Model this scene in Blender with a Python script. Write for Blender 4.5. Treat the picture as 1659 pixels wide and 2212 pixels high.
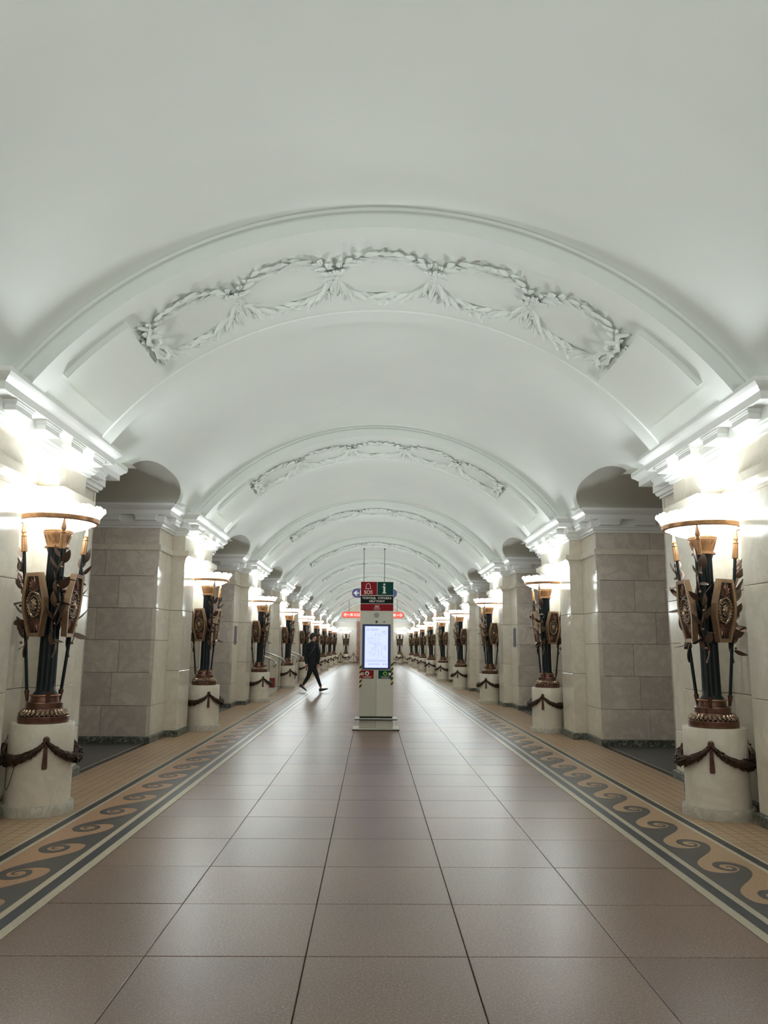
import bpy, bmesh, math, random
from math import sin, cos, pi, radians, sqrt, atan2, hypot
from mathutils import Vector, Matrix
from mathutils.geometry import tessellate_polygon

for o in list(bpy.data.objects): bpy.data.objects.remove(o)
S = bpy.context.scene
COL = S.collection
random.seed(7)

# ------------------------------------------------------------------ camera, world, exposure
F_PX, PITCH, YAW, ROLL, CX, CH = 1672.15, .1714, .0141, -.0083, -.0822, 1.4023
cd = bpy.data.cameras.new('camera'); cam = bpy.data.objects.new('camera', cd); COL.objects.link(cam)
cd.sensor_fit = 'VERTICAL'; cd.sensor_height = 36.0; cd.lens = 36.0 * F_PX / 2212.0
cd.clip_start = .05; cd.clip_end = 300
cam.matrix_world = (Matrix.Translation((CX, 0, CH)) @ Matrix.Rotation(-YAW, 4, 'Z')
                    @ Matrix.Rotation(pi/2 + PITCH, 4, 'X') @ Matrix.Rotation(-ROLL, 4, 'Z'))
S.camera = cam
W = bpy.data.worlds.new('world'); S.world = W; W.use_nodes = True
W.node_tree.nodes['Background'].inputs[0].default_value = (.75, .8, .8, 1)
W.node_tree.nodes['Background'].inputs[1].default_value = 0.02
S.view_settings.view_transform = 'Standard'; S.view_settings.look = 'None'
S.view_settings.gamma = 1; S.view_settings.use_curve_mapping = False
S.view_settings.exposure = 0.38
S.cycles.max_bounces = 8; S.cycles.diffuse_bounces = 4; S.cycles.glossy_bounces = 2; S.cycles.transmission_bounces = 2; S.cycles.caustics_reflective = False
BOWL_L = 5.0                      # glow of the opal glass
LAMP_W = 122.0                     # watts of the bulbs in each torchere bowl
LAMP_COL = (.90, .985, 1.0)

# ------------------------------------------------------------------ measures of the hall
P = 6.5; Y1 = 6.93; XL = 2.91; ZC = 1.30; RV = 3.70; RS = 3.54; ZCOR = 3.46
NEAR_N, FAR_N = -1, 9
YEND = 65.6; YBACK = -9.2
def yc(n): return Y1 + P*(n-1)

# ------------------------------------------------------------------ materials
def srgb(r, g, b):
    f = lambda c: (c/255/12.92) if c/255 <= .04045 else ((c/255+.055)/1.055)**2.4
    return (f(r), f(g), f(b), 1)
class NT:
    def __init__(s, name):
        s.m = bpy.data.materials.new(name); s.m.use_nodes = True
        s.t = s.m.node_tree; s.b = s.t.nodes['Principled BSDF']; s.out = s.t.nodes['Material Output']
    def n(s, typ, **k):
        d = s.t.nodes.new(typ)
        for a, v in k.items(): setattr(d, a, v)
        return d
    def l(s, a, b): s.t.links.new(a, b)
    def coord(s, scale=(1, 1, 1), world=False):
        tc = s.n('ShaderNodeTexCoord'); mp = s.n('ShaderNodeMapping'); mp.inputs['Scale'].default_value = scale
        if world:
            g = s.n('ShaderNodeNewGeometry'); s.l(g.outputs['Position'], mp.inputs[0])
        else: s.l(tc.outputs['Object'], mp.inputs[0])
        return mp.outputs[0]
    def noise(s, vec, scale, detail=4, rough=.55, dist=0):
        d = s.n('ShaderNodeTexNoise'); d.inputs['Scale'].default_value = scale; d.inputs['Detail'].default_value = detail
        d.inputs['Roughness'].default_value = rough; d.inputs['Distortion'].default_value = dist
        s.l(vec, d.inputs['Vector']); return d.outputs['Fac']
    def ramp(s, fac, stops):
        d = s.n('ShaderNodeValToRGB'); r = d.color_ramp
        while len(r.elements) < len(stops): r.elements.new(.5)
        for e, (p_, c) in zip(r.elements, stops): e.position = p_; e.color = c if len(c) == 4 else (*c, 1)
        s.l(fac, d.inputs[0]); return d.outputs[0]
    def mix(s, fac, a, b, mode='MIX'):
        d = s.n('ShaderNodeMix', data_type='RGBA', blend_type=mode)
        for sock, v in ((d.inputs[0], fac), (d.inputs[6], a), (d.inputs[7], b)):
            if hasattr(v, 'links'): s.l(v, sock)
            else: sock.default_value = v
        return d.outputs[2]
    def bump(s, h, strength=.1, dist=.01):
        d = s.n('ShaderNodeBump'); d.inputs['Strength'].default_value = strength; d.inputs['Distance'].default_value = dist
        s.l(h, d.inputs['Height']); s.l(d.outputs[0], s.b.inputs['Normal'])
    def set(s, col=None, rough=None, metal=None, spec=None):
        if col is not None:
            if hasattr(col, 'links'): s.l(col, s.b.inputs['Base Color'])
            else: s.b.inputs['Base Color'].default_value = col
        if rough is not None: s.b.inputs['Roughness'].default_value = rough
        if metal is not None: s.b.inputs['Metallic'].default_value = metal
        if spec is not None: s.b.inputs['Specular IOR Level'].default_value = spec
        return s.m
def rnd(s):
    return s.n('ShaderNodeObjectInfo').outputs['Random']

M = {}
def mk_plaster(name, c1, c2, rough=.75):
    s = NT(name); v = s.coord(world=True)
    c = s.ramp(s.noise(v, .9, 2), [(.35, c1), (.7, c2)])
    M[name] = s.set(c, rough, spec=.3)
mk_plaster('plaster', srgb(238, 241, 235), srgb(242, 245, 239))
mk_plaster('cornice_paint', srgb(240, 240, 236), srgb(244, 244, 240), .45)
mk_plaster('plaster_shaded', srgb(196, 194, 182), srgb(205, 203, 190))  # greyed plaster: the shade of the unlit passages is put into the colour
def mk_marble(name, base, vein, warm, scale=1.6, rough=.22, amount=.55, vary=.22):
    s = NT(name); v = s.coord(world=True)
    add = s.n('ShaderNodeVectorMath', operation='ADD'); r = rnd(s)
    cmb = s.n('ShaderNodeCombineXYZ'); m = s.n('ShaderNodeMath', operation='MULTIPLY'); m.inputs[1].default_value = 37
    s.l(r, m.inputs[0]); s.l(m.outputs[0], cmb.inputs[0]); s.l(m.outputs[0], cmb.inputs[2])
    s.l(v, add.inputs[0]); s.l(cmb.outputs[0], add.inputs[1]); vv = add.outputs[0]
    big = s.ramp(s.noise(vv, scale, 3, .6, .6), [(.3, base), (.62, warm), (.8, base)])
    vn = s.ramp(s.noise(vv, scale*2.2, 5, .68, .5), [(.40, (0, 0, 0)), (.485, (1, 1, 1)), (.515, (1, 1, 1)), (.6, (0, 0, 0))])
    f = s.n('ShaderNodeMath', operation='MULTIPLY'); f.inputs[1].default_value = amount; s.l(vn, f.inputs[0])
    c = s.mix(f.outputs[0], big, vein)
    sp = s.ramp(s.noise(vv, 38, 2, .7), [(.62, (0, 0, 0)), (.78, (.55, .55, .55))])
    c = s.mix(sp, c, vein)
    tone = s.ramp(r, [(0, (1-vary,)*3), (1, (1, 1, 1))])
    c = s.mix(1.0, c, tone, 'MULTIPLY')
    M[name] = s.set(c, rough, spec=.5)
mk_marble('marble_block', srgb(232, 223, 211), srgb(174, 163, 153), srgb(228, 213, 200), 1.3, .22, .34, .18)
mk_marble('marble_pale', srgb(234, 227, 212), srgb(206, 195, 178), srgb(232, 221, 203), 1.1, .16, .35, .06)
mk_marble('marble_pedestal', srgb(244, 238, 224), srgb(206, 194, 177), srgb(236, 224, 206), 1.4, .3, .3, .05)
mk_marble('marble_base', srgb(120, 124, 116), srgb(48, 54, 52), srgb(160, 158, 146), 7, .3, .9, .25)
mk_marble('marble_plinth', srgb(208, 202, 188), srgb(140, 136, 124), srgb(218, 209, 192), 4, .35, .35, .12)
mk_marble('marble_brown', srgb(150, 92, 70), srgb(74, 40, 38), srgb(186, 122, 82), 2.2, .25, .6, .1)
def mk_granite(name, a, b, c_, rough, scale=90, bmp=.09):
    s = NT(name); v = s.coord(world=True)
    base = s.ramp(s.noise(v, 1.2, 1), [(.3, a), (.7, b)])
    s1 = s.ramp(s.noise(v, scale, 2, .7), [(.50, (0, 0, 0)), (.62, (1, 1, 1))])
    s2 = s.ramp(s.noise(v, scale*1.7, 1, .6), [(.58, (0, 0, 0)), (.66, (1, 1, 1))])
    m1 = s.n('ShaderNodeMath', operation='MULTIPLY'); m1.inputs[1].default_value = .55; s.l(s1, m1.inputs[0])
    c = s.mix(m1.outputs[0], base, c_); m2 = s.n('ShaderNodeMath', operation='MULTIPLY'); m2.inputs[1].default_value = .5; s.l(s2, m2.inputs[0])
    c = s.mix(m2.outputs[0], c, srgb(40, 34, 34))
    tone = s.ramp(rnd(s), [(0, (.80, .78, .80)), (.35, (.92, .92, .92)), (.8, (1, .98, .96)), (1, (1, .86, .80))])
    c = s.mix(1.0, c, tone, 'MULTIPLY')
    s.bump(s.noise(v, 110, 1, .5), bmp, .004)
    s.b.inputs['Roughness'].default_value = rough
    M[name] = s.set(c, None, spec=.55)
mk_granite('granite', srgb(114, 88, 75), srgb(126, 99, 84), srgb(174, 147, 124), .35)
mk_granite('terrazzo_dark', srgb(64, 62, 62), srgb(72, 70, 68), srgb(96, 92, 88), .36)
mk_granite('terrazzo_sand', srgb(172, 140, 108), srgb(184, 150, 116), srgb(206, 180, 148), .34)
mk_granite('strip_white', srgb(196, 184, 160), srgb(206, 194, 170), srgb(222, 212, 192), .34)
mk_granite('strip_dark', srgb(36, 42, 50), srgb(42, 48, 55), srgb(66, 70, 74), .36)
mk_granite('small_tile', srgb(176, 146, 116), srgb(188, 158, 126), srgb(204, 180, 150), .4, 120)
mk_granite('passage_floor', srgb(86, 86, 84), srgb(94, 94, 90), srgb(116, 114, 108), .4)
def simple(name, col, rough=.5, metal=0, spec=.5, noise=0, nscale=20):
    s = NT(name)
    if noise:
        v = s.coord(); d = [max(0, c*(1-noise)) for c in col[:3]]; u = [min(1, c*(1+noise)) for c in col[:3]]
        col = s.ramp(s.noise(v, nscale, 4), [(.3, tuple(d)), (.7, tuple(u))])
    M[name] = s.set(col, rough, metal, spec)
simple('grout', srgb(66, 56, 50), .9)
simple('wall_mortar', srgb(96, 86, 74), .9)
simple('pole_green', (.004, .009, .010, 1), .36, 0, .3)
simple('bronze', srgb(112, 82, 70), .30, .9, .5, .3, 14)
simple('bronze_dark', srgb(74, 56, 48), .34, .85, .5, .4, 18)
simple('leaf_bronze', srgb(104, 85, 73), .38, .75, .5, .4, 22)
simple('gold', srgb(158, 118, 82), .40, .7, .5, .2, 25)
simple('gold_frame', srgb(156, 126, 98), .42, .65, .5, .15, 12)
simple('silver_leaf', srgb(150, 128, 108), .25, .9, .5, .35, 30)
simple('shield_dark', (.012, .011, .010, 1), .35)
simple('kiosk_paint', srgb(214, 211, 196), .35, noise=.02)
simple('kiosk_paint_dark', srgb(200, 197, 180), .35, noise=.02)  # slightly darker paint for one half of the lower front
simple('black', (.008, .009, .010, 1), .35)
simple('rubber', (.02, .02, .02, 1), .7)
simple('sign_red', srgb(142, 18, 30), .5, 0, .15); simple('sign_green', srgb(0, 66, 58), .5, 0, .15); simple('sign_black', srgb(10, 22, 22), .5, 0, .15)
simple('print_white', srgb(236, 232, 218), .5); simple('print_lime', srgb(150, 190, 50), .5); simple('hazard_yellow', srgb(214, 196, 110), .5)
simple('sign_purple', srgb(74, 66, 120), .4); simple('plate_grey', srgb(96, 90, 106), .4, 0, .3); simple('plate_print', srgb(46, 42, 62), .5, 0, .2)
simple('cloth_black', (.008, .011, .012, 1), .85, noise=.2); simple('cloth_trousers', (.010, .013, .014, 1), .9)
simple('skin', srgb(196, 150, 128), .5); simple('hair', (.012, .010, .010, 1), .6); simple('shoe', (.010, .012, .012, 1), .5); simple('sole', (.03, .03, .03, 1), .7)
simple('steel', srgb(190, 186, 180), .22, 1); simple('brass', srgb(190, 160, 110), .25, 1); simple('rope_red', srgb(92, 24, 24), .8)
simple('box_red', srgb(134, 44, 38), .5); simple('wire', (.03, .03, .03, 1), .5)
def emis(name, col, st):
    s = NT(name); s.set((0, 0, 0, 1), .4); s.b.inputs['Emission Color'].default_value = col; s.b.inputs['Emission Strength'].default_value = st; M[name] = s.m
emis('bulb', (.85, .95, 1, 1), 14); emis('screen', srgb(196, 206, 252), 1.0); emis('screen_print', srgb(142, 150, 200), .95); emis('screen_edge', srgb(30, 48, 110), .35)
emis('red_light', srgb(246, 96, 84), 1.0); emis('red_light_edge', srgb(236, 60, 44), .8); emis('red_print', srgb(255, 196, 182), 1.1)
def mk_glass():
    s = NT('bowl_glass'); s.t.nodes.remove(s.b)
    tr = s.n('ShaderNodeBsdfTranslucent'); tr.inputs[0].default_value = (.93, .95, .95, 1)
    df = s.n('ShaderNodeBsdfDiffuse'); df.inputs[0].default_value = (.9, .9, .88, 1)
    gl = s.n('ShaderNodeBsdfGlossy'); gl.inputs['Roughness'].default_value = .25
    a = s.n('ShaderNodeMixShader'); a.inputs[0].default_value = .3; b = s.n('ShaderNodeMixShader'); b.inputs[0].default_value = .06
    s.l(tr.outputs[0], a.inputs[1]); s.l(df.outputs[0], a.inputs[2]); s.l(a.outputs[0], b.inputs[1]); s.l(gl.outputs[0], b.inputs[2])
    em = s.n('ShaderNodeEmission'); em.inputs[0].default_value = (*LAMP_COL, 1); g_ = s.n('ShaderNodeNewGeometry'); mx_ = s.n('ShaderNodeMapRange'); mx_.inputs[3].default_value = BOWL_L*.06; mx_.inputs[4].default_value = BOWL_L
    s.l(g_.outputs['Backfacing'], mx_.inputs[0]); s.l(mx_.outputs[0], em.inputs[1])
    ad = s.n('ShaderNodeAddShader'); s.l(b.outputs[0], ad.inputs[0]); s.l(em.outputs[0], ad.inputs[1]); s.l(ad.outputs[0], s.out.inputs[0])
    M['bowl_glass'] = s.m
mk_glass()

# ------------------------------------------------------------------ mesh helpers
class MB:
    def __init__(s): s.v = []; s.f = []
    def add(s, vs, fs):
        o = len(s.v); s.v += [tuple(p) for p in vs]; s.f += [tuple(i+o for i in f) for f in fs]; return s
    def merge(s, other, mat=None):
        return s.add([mat @ Vector(p) for p in other.v] if mat else other.v, other.f)
    def box(s, x0, x1, y0, y1, z0, z1):
        x0, x1 = min(x0, x1), max(x0, x1); y0, y1 = min(y0, y1), max(y0, y1); z0, z1 = min(z0, z1), max(z0, z1)
        return s.add([(x0,y0,z0),(x1,y0,z0),(x1,y1,z0),(x0,y1,z0),(x0,y0,z1),(x1,y0,z1),(x1,y1,z1),(x0,y1,z1)],
                     [(0,3,2,1),(4,5,6,7),(0,1,5,4),(1,2,6,5),(2,3,7,6),(3,0,4,7)])
    def cbox(s, x0, x1, y0, y1, z0, z1, c=.006):
        """box with chamfered edges"""
        vs = []; bm = bmesh.new()
        b = MB().box(x0, x1, y0, y1, z0, z1)
        bv = [bm.verts.new(p) for p in b.v]; [bm.faces.new([bv[i] for i in f]) for f in b.f]
        bmesh.ops.bevel(bm, geom=list(bm.edges), offset=c, segments=1, affect='EDGES')
        bm.verts.index_update(); r = ([v.co[:] for v in bm.verts], [[v.index for v in f.verts] for f in bm.faces]); bm.free()
        return s.add(*r)
    def lathe(s, prof, n=32, c=(0, 0), mod=None, caps=True):
        vs = []; fs = []
        for j, (r, z) in enumerate(prof):
            for i in range(n):
                a = 2*pi*i/n; rr, zz = (r, z) if mod is None else mod(j, a, r, z)
                vs.append((c[0]+rr*cos(a), c[1]+rr*sin(a), zz))
        for j in range(len(prof)-1):
            for i in range(n):
                k = (i+1) % n; fs.append((j*n+i, j*n+k, (j+1)*n+k, (j+1)*n+i))
        if caps:
            if prof[0][0] > 1e-5: fs.append(tuple(reversed(range(n))))
            if prof[-1][0] > 1e-5: fs.append(tuple((len(prof)-1)*n+i for i in range(n)))
        return s.add(vs, fs)
    def tube(s, pts, rad, n=8, closed=False, caps=True):
        pts = [Vector(p) for p in pts]; N = len(pts); vs = []; fs = []
        up = None
        for i, p in enumerate(pts):
            t = (pts[(i+1) % N]-pts[i-1]) if closed else (pts[min(i+1, N-1)]-pts[max(i-1, 0)])
            t.normalize()
            if up is None:
                up = Vector((0, 0, 1)) if abs(t.z) < .9 else Vector((1, 0, 0))
            u = (up - t*up.dot(t)).normalized(); w = t.cross(u); up = u
            r = rad[i] if isinstance(rad, (list, tuple)) else rad
            for k in range(n):
                a = 2*pi*k/n; vs.append(p + u*(r*cos(a)) + w*(r*sin(a)))
        M_ = N if closed else N-1
        for i in range(M_):
            j = (i+1) % N
            for k in range(n):
                l = (k+1) % n; fs.append((i*n+k, i*n+l, j*n+l, j*n+k))
        if caps and not closed: fs += [tuple(reversed(range(n))), tuple((N-1)*n+k for k in range(n))]
        return s.add(vs, fs)
    def prism(s, poly, d0, d1, mat=None):
        """2D polygon (u,v) extruded along w from d0 to d1; optional matrix from (u,v,w)"""
        n = len(poly); vs = [(u, v, d0) for u, v in poly]+[(u, v, d1) for u, v in poly]
        tri = tessellate_polygon([[Vector((u, v, 0)) for u, v in poly]])
        fs = [tuple(t) for t in tri]+[tuple(n+i for i in reversed(t)) for t in tri]
        fs += [(i, (i+1) % n, n+(i+1) % n, n+i) for i in range(n)]
        if mat is not None: vs = [mat @ Vector(p) for p in vs]
        return s.add(vs, fs)
    def sphere(s, c, r, n=10, m=6, sc=(1, 1, 1)):
        prof = [(r*sin(pi*j/m), -r*cos(pi*j/m)) for j in range(m+1)]
        b = MB().lathe([(max(a, 0), z) for a, z in prof], n, caps=False)
        return s.add([(c[0]+x*sc[0], c[1]+y*sc[1], c[2]+z*sc[2]) for x, y, z in b.v], b.f)
    def mesh(s, name, mat, smooth=None):
        me = bpy.data.meshes.new(name); me.from_pydata([tuple(p) for p in s.v], [], s.f)
        bm = bmesh.new(); bm.from_mesh(me); bmesh.ops.remove_doubles(bm, verts=bm.verts, dist=1e-6)
        bmesh.ops.recalc_face_normals(bm, faces=bm.faces); bm.to_mesh(me); bm.free()
        if mat: me.materials.append(M[mat])
        if smooth:
            me.shade_smooth(); me.set_sharp_from_angle(angle=radians(smooth))
        return me
    def build(s, name, mat, parent=None, smooth=None, loc=None):
        return link(name, s.mesh(name, mat, smooth), parent, loc)
def link(name, data, parent=None, loc=None, mw=None):
    o = bpy.data.objects.new(name, data); COL.objects.link(o)
    if parent: o.parent = parent
    if loc: o.location = loc
    if mw is not None: o.matrix_local = mw
    return o
def empty(name, loc=(0, 0, 0), rz=0, parent=None):
    o = link(name, None, parent, loc); o.rotation_euler = (0, 0, rz); o.empty_display_size = .1; return o
def tag(o, label=None, cat=None, group=None, kind=None):
    for k, v in (('label', label), ('category', cat), ('group', group), ('kind', kind)):
        if v: o[k] = v
    return o
def copy_tree(o, parent=None):
    c = o.copy(); COL.objects.link(c); c.parent = parent
    for ch in list(o.children): copy_tree(ch, c)
    return c
def text_mb(txt, size, align='CENTER', bold=False):
    cu = bpy.data.curves.new('t', 'FONT'); cu.body = txt; cu.size = size; cu.align_x = align; cu.align_y = 'CENTER'; cu.resolution_u = 3
    cu.extrude = .0006; cu.offset = size*.018 if bold else 0
    o = bpy.data.objects.new('t', cu); COL.objects.link(o); bpy.context.view_layer.update()
    me = bpy.data.meshes.new_from_object(o.evaluated_get(bpy.context.evaluated_depsgraph_get()))
    b = MB().add([v.co[:] for v in me.vertices], [tuple(p.vertices) for p in me.polygons])
    bpy.data.objects.remove(o); bpy.data.curves.remove(cu); bpy.data.meshes.remove(me); return b
FRONT = Matrix(((1, 0, 0, 0), (0, 0, 1, 0), (0, 1, 0, 0), (0, 0, 0, 1)))   # (u,v,w) -> (x=u, z=v, y=w)

# ================================================================== FLOOR
floor = MB().box(-5.6, 5.6, YBACK, YEND, -.06, -.012).build('floor', 'grout')
tag(floor, 'polished granite and terrazzo hall floor', None, None, 'structure')
cols = [-1.845, -1.105, -.37, .375, 1.11, 1.845]; G = .002
tile_me = {}
row0 = 3.84-.73*18
rows_all = int((YEND-row0)/.73)
far_tiles = MB()
for r in range(rows_all+1):
    a = row0+.73*r; b = min(a+.73, YEND)
    for c in range(5):
        x0, x1 = cols[c]+G, cols[c+1]-G; w = round(x1-x0, 3)
        full = abs(b-a-.73) < 1e-6
        if full and 1.6 < a < 42:
            if w not in tile_me:
                tile_me[w] = MB().cbox(-w/2, w/2, -.365+G, .365-G, -.03, 0, .0025).mesh('granite_slab', 'granite')
            link('granite_slab', tile_me[w], floor, ((x0+x1)/2, (a+b)/2, random.uniform(-.0006, .0006)))
        else: far_tiles.box(x0, x1, a+G, b-G, -.03, 0)
tag(far_tiles.build('far_granite_slabs', 'granite', floor), kind='stuff')
# border strips, one run each side
for sd in (-1, 1):
    for nm, mt, a, b in (('white_strip', 'strip_white', 1.848, 1.905), ('dark_strip', 'strip_dark', 1.905, 1.978), ('white_strip', 'strip_white', 1.978, 2.022),
                         ('white_strip', 'strip_white', 2.446, 2.478), ('dark_strip', 'strip_dark', 2.478, 2.545), ('white_strip', 'strip_white', 2.545, 2.572)):
        MB().box(sd*a, sd*b, YBACK, YEND, -.03, 0).build(nm, mt, floor)
    MB().box(sd*2.022, sd*2.446, YBACK, YEND, -.03, -.0012).build('wave_band_ground', 'terrazzo_sand', floor)
    MB().box(sd*3.262, sd*3.34, YBACK, YEND, -.03, 0).build('dark_strip', 'strip_dark', floor)
    MB().box(sd*3.34, sd*3.36, YBACK, YEND, -.03, 0).build('white_strip', 'strip_white', floor)
    MB().box(sd*3.36, sd*5.6, YBACK, YEND, -.03, 0).build('passage_paving', 'passage_floor', floor)
    # small square tiles: real joints to where they blur, then plain
    st = MB(); k = 0; nx = 7; tw = (3.262-2.572)/nx; y = 2.4
    while y < 24:
        for i in range(nx):
            st.box(sd*(2.572+i*tw+.003), sd*(2.572+(i+1)*tw-.003), y+.003, y+tw-.003, -.03, 0)
        y += tw
    tag(st.build('small_square_tiles', 'small_tile', floor), kind='stuff')
    MB().box(sd*2.572, sd*3.262, y, YEND, -.03, 0).build('tile_border', 'small_tile', floor)
    MB().box(sd*2.572, sd*3.262, YBACK, 2.4, -.03, 0).build('tile_border', 'small_tile', floor)
# running wave inlay: one piece per wave
def wave_poly():
    """local: s along the hall (one period .61), t across 0 (inner) .. .424 (outer). dark wave with a curled crest"""
    cs, ct = 0.0, .235; pts = []
    T = 2*pi*1.35
    def sp(th, off):   # archimedean, th from 0 (outside) to T (centre)
        r = .135*(1-th/T)+.006
        a = radians(60)+off+th
        return (cs+1.25*r*cos(a), ct+r*sin(a))
    A = [sp(T*i/40, 0) for i in range(41)]
    B = [sp(T*i/40, pi*.80) for i in range(41)]
    return A, B
def bez(p0, p1, p2, p3, n=14):
    return [tuple((1-t)**3*a+3*(1-t)**2*t*b+3*(1-t)*t*t*c+t**3*d for a, b, c, d in zip(p0, p1, p2, p3)) for t in [i/n for i in range(1, n)]]
PER = .61
def wave_piece():
    # crest outline: from the trough behind, up over the crest, round the head, curl inwards, back out under the head, down to the next trough
    R0 = .118; c = Vector((0, .232)); SX = 1.3
    out, inn = [], []
    T = radians(500)
    for i in range(49):
        th = T*i/48; r = R0*(1-th/T)**.85+.004
        a = radians(88)+th
        out.append((c.x+SX*r*cos(a), c.y+r*sin(a)))
        r2 = max(r-.054*(1-th/T)**.9-.002, .0015)
        inn.append((c.x+SX*r2*cos(a), c.y+r2*sin(a)))
    # out[0] is the top of the head; the arm joins the body on the +s side
    tr_b = (PER*.98, .055); tr_f = (-PER*.02, .055)
    top = out[0]
    rise = [tr_b]+bez(tr_b, (PER*.62, .06), (PER*.42, top[1]), top)
    back = inn[0]
    under = bez(back, (PER*.22, back[1]), (PER*.34, .04), (tr_f[0]+.02, tr_f[1]))
    head = out+list(reversed(inn))
    poly = rise+head+under+[tr_f, (-PER*.02, 0), (PER*.98, 0)]
    return poly
wp = wave_piece()
def wave_mesh(sd):
    # the head curls towards the camera on one side and away on the other
    f = 1 if sd < 0 else -1
    b = MB().prism(wp, 0, .012, Matrix(((0, 1, 0, 0), (f, 0, 0, 0), (0, 0, 1, 0), (0, 0, 0, 1))))
    b.v = [(sd*(2.022+x), y, z-.012) for x, y, z in b.v]
    return b
for sd, ph in ((-1, 5.13), (1, 4.72)):
    me = wave_mesh(sd).mesh('wave_inlay', 'terrazzo_dark')
    far = MB(); wm = wave_mesh(sd); y = ph-4*PER
    while y < YEND-1:
        if y < 24: link('wave_inlay', me, floor, (0, y, 0))
        else: far.add([(x, yy+y, z) for x, yy, z in wm.v], wm.f)
        y += PER
    tag(far.build('far_wave_inlays', 'terrazzo_dark', floor), kind='stuff')

# ================================================================== WALLS: piers with marble blocks, capitals, cornices
def offset_line(pts, d):
    """mitred offset of an axis-aligned open polyline to its left side"""
    out = []
    for i, p in enumerate(pts):
        dirs = []
        if i > 0: dirs.append((Vector(p)-Vector(pts[i-1])).normalized())
        if i < len(pts)-1: dirs.append((Vector(pts[i+1])-Vector(p)).normalized())
        ns = [Vector((-t.y, t.x)) for t in dirs]
        if len(ns) == 2 and abs(ns[0].dot(ns[1])) < .99: n = ns[0]+ns[1]
        else: n = ns[0]
        out.append((p[0]+n.x*d, p[1]+n.y*d))
    return out
def sweep(outline, prof):
    """profile (out, z) swept along an open outline whose outer side is on its left"""
    b = MB(); n = len(outline); rings = [offset_line(outline, o) for o, z in prof]
    vs = [(x, y, prof[j][1]) for j, r in enumerate(rings) for x, y in r]; fs = []
    for j in range(len(prof)-1):
        for i in range(n-1): fs.append((j*n+i, j*n+i+1, (j+1)*n+i+1, (j+1)*n+i))
    m = len(prof); fs.append(tuple(j*n for j in range(m))); fs.append(tuple(j*n+n-1 for j in reversed(range(m))))
    return b.add(vs, fs)
XC, XPI, HC, HP, HN, XO = 3.28, 3.08, 1.88, 1.07, .37, 5.45
# outline walks so that the hall side is on its left: from far passage end to near passage end (right-hand pier, hall at -x)
wall_line = [(XO, HC), (XC, HC), (XC, HP), (XPI, HP), (XPI, HN), (XC, HN), (XC, -HN), (XPI, -HN), (XPI, -HP), (XC, -HP), (XC, -HC), (XO, -HC)]
corn_line = [(XO, HC), (XC, HC), (XC, HP), (XPI, HP), (XPI, -HP), (XC, -HP), (XC, -HC), (XO, -HC)]
wall_line = wall_line[::-1]; corn_line = corn_line[::-1]
test = offset_line(corn_line, .1)
if test[3][0] > XPI: wall_line = wall_line[::-1]; corn_line = corn_line[::-1]
corn_prof = [(-.06, 3.12), (.02, 3.12), (.02, 3.145), (.04, 3.15), (.055, 3.172), (.055, 3.19), (.075, 3.195), (.075, 3.295), (.195, 3.30), (.195, 3.365), (.21, 3.372),
             (.225, 3.39), (.25, 3.405), (.262, 3.425), (.262, ZCOR), (-.06, ZCOR)]
def modillion_mb():
    b = MB(); b.cbox(0, .095, -.15, .15, 3.215, 3.268, .003); b.cbox(-.005, .104, -.160, .160, 3.264, 3.28, .003); b.cbox(-.005, .112, -.168, .168, 3.278, 3.2995, .003); return b
mod_me = modillion_mb().mesh('modillion', 'cornice_paint')
def mod_spots():
    r = []   # (x, y, angle) ; angle of outward direction
    for y in (-.86, -.29, .29, .86): r.append((XPI-.075, y, pi))
    for s in (-1, 1):
        r.append((XC-.075, s*1.52, pi))
        r.append((XC-.10, s*(HP+.075), s*pi/2))
        for x in (3.46, 4.0, 4.54, 5.08): r.append((x, s*(HC+.075), s*pi/2))
    return r
core_me = MB().box(XC+.03, XO, -HC+.03, HC-.03, 0, ZCOR-.02).mesh('pier_core', 'wall_mortar')
frieze_me = sweep(wall_line, [(-.05, 2.86), (-.012, 2.86), (-.012, 3.13), (-.05, 3.13)]).mesh('frieze', 'marble_pale')
corn_me = sweep(corn_line, corn_prof).mesh('cornice', 'cornice_paint', 30)
string_me = {}
for key, ln in (('a', wall_line[0:3]), ('b', wall_line[9:12]), ('c', wall_line[5:7])):
    string_me[key] = sweep(ln, [(-.05, 2.785), (.03, 2.785), (.034, 2.79), (.034, 2.865), (.03, 2.87), (-.05, 2.87)]).mesh('string_course', 'marble_pale')
def base_line(ln, h=.092): return sweep(ln, [(-.05, 0), (.03, 0), (.03, h-.012), (.018, h), (-.05, h)])
base_me = base_line(wall_line).mesh('baseboard', 'marble_base')
cap_prof = [(-.05, 2.70), (.006, 2.70), (.006, 2.725), (.014, 2.73), (.022, 2.752), (.04, 2.775), (.062, 2.787), (.07, 2.79), (.07, 2.868), (-.05, 2.868)]
def pil_line(s): 
    l = [(XC, s*HN), (XPI, s*HN), (XPI, s*HP), (XC, s*HP)]
    return l if offset_line(l, .1)[1][0] < XPI else l[::-1]
cap_me = {s: sweep(pil_line(s), cap_prof).mesh('pilaster_capital', 'marble_pale', 25) for s in (-1, 1)}
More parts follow.
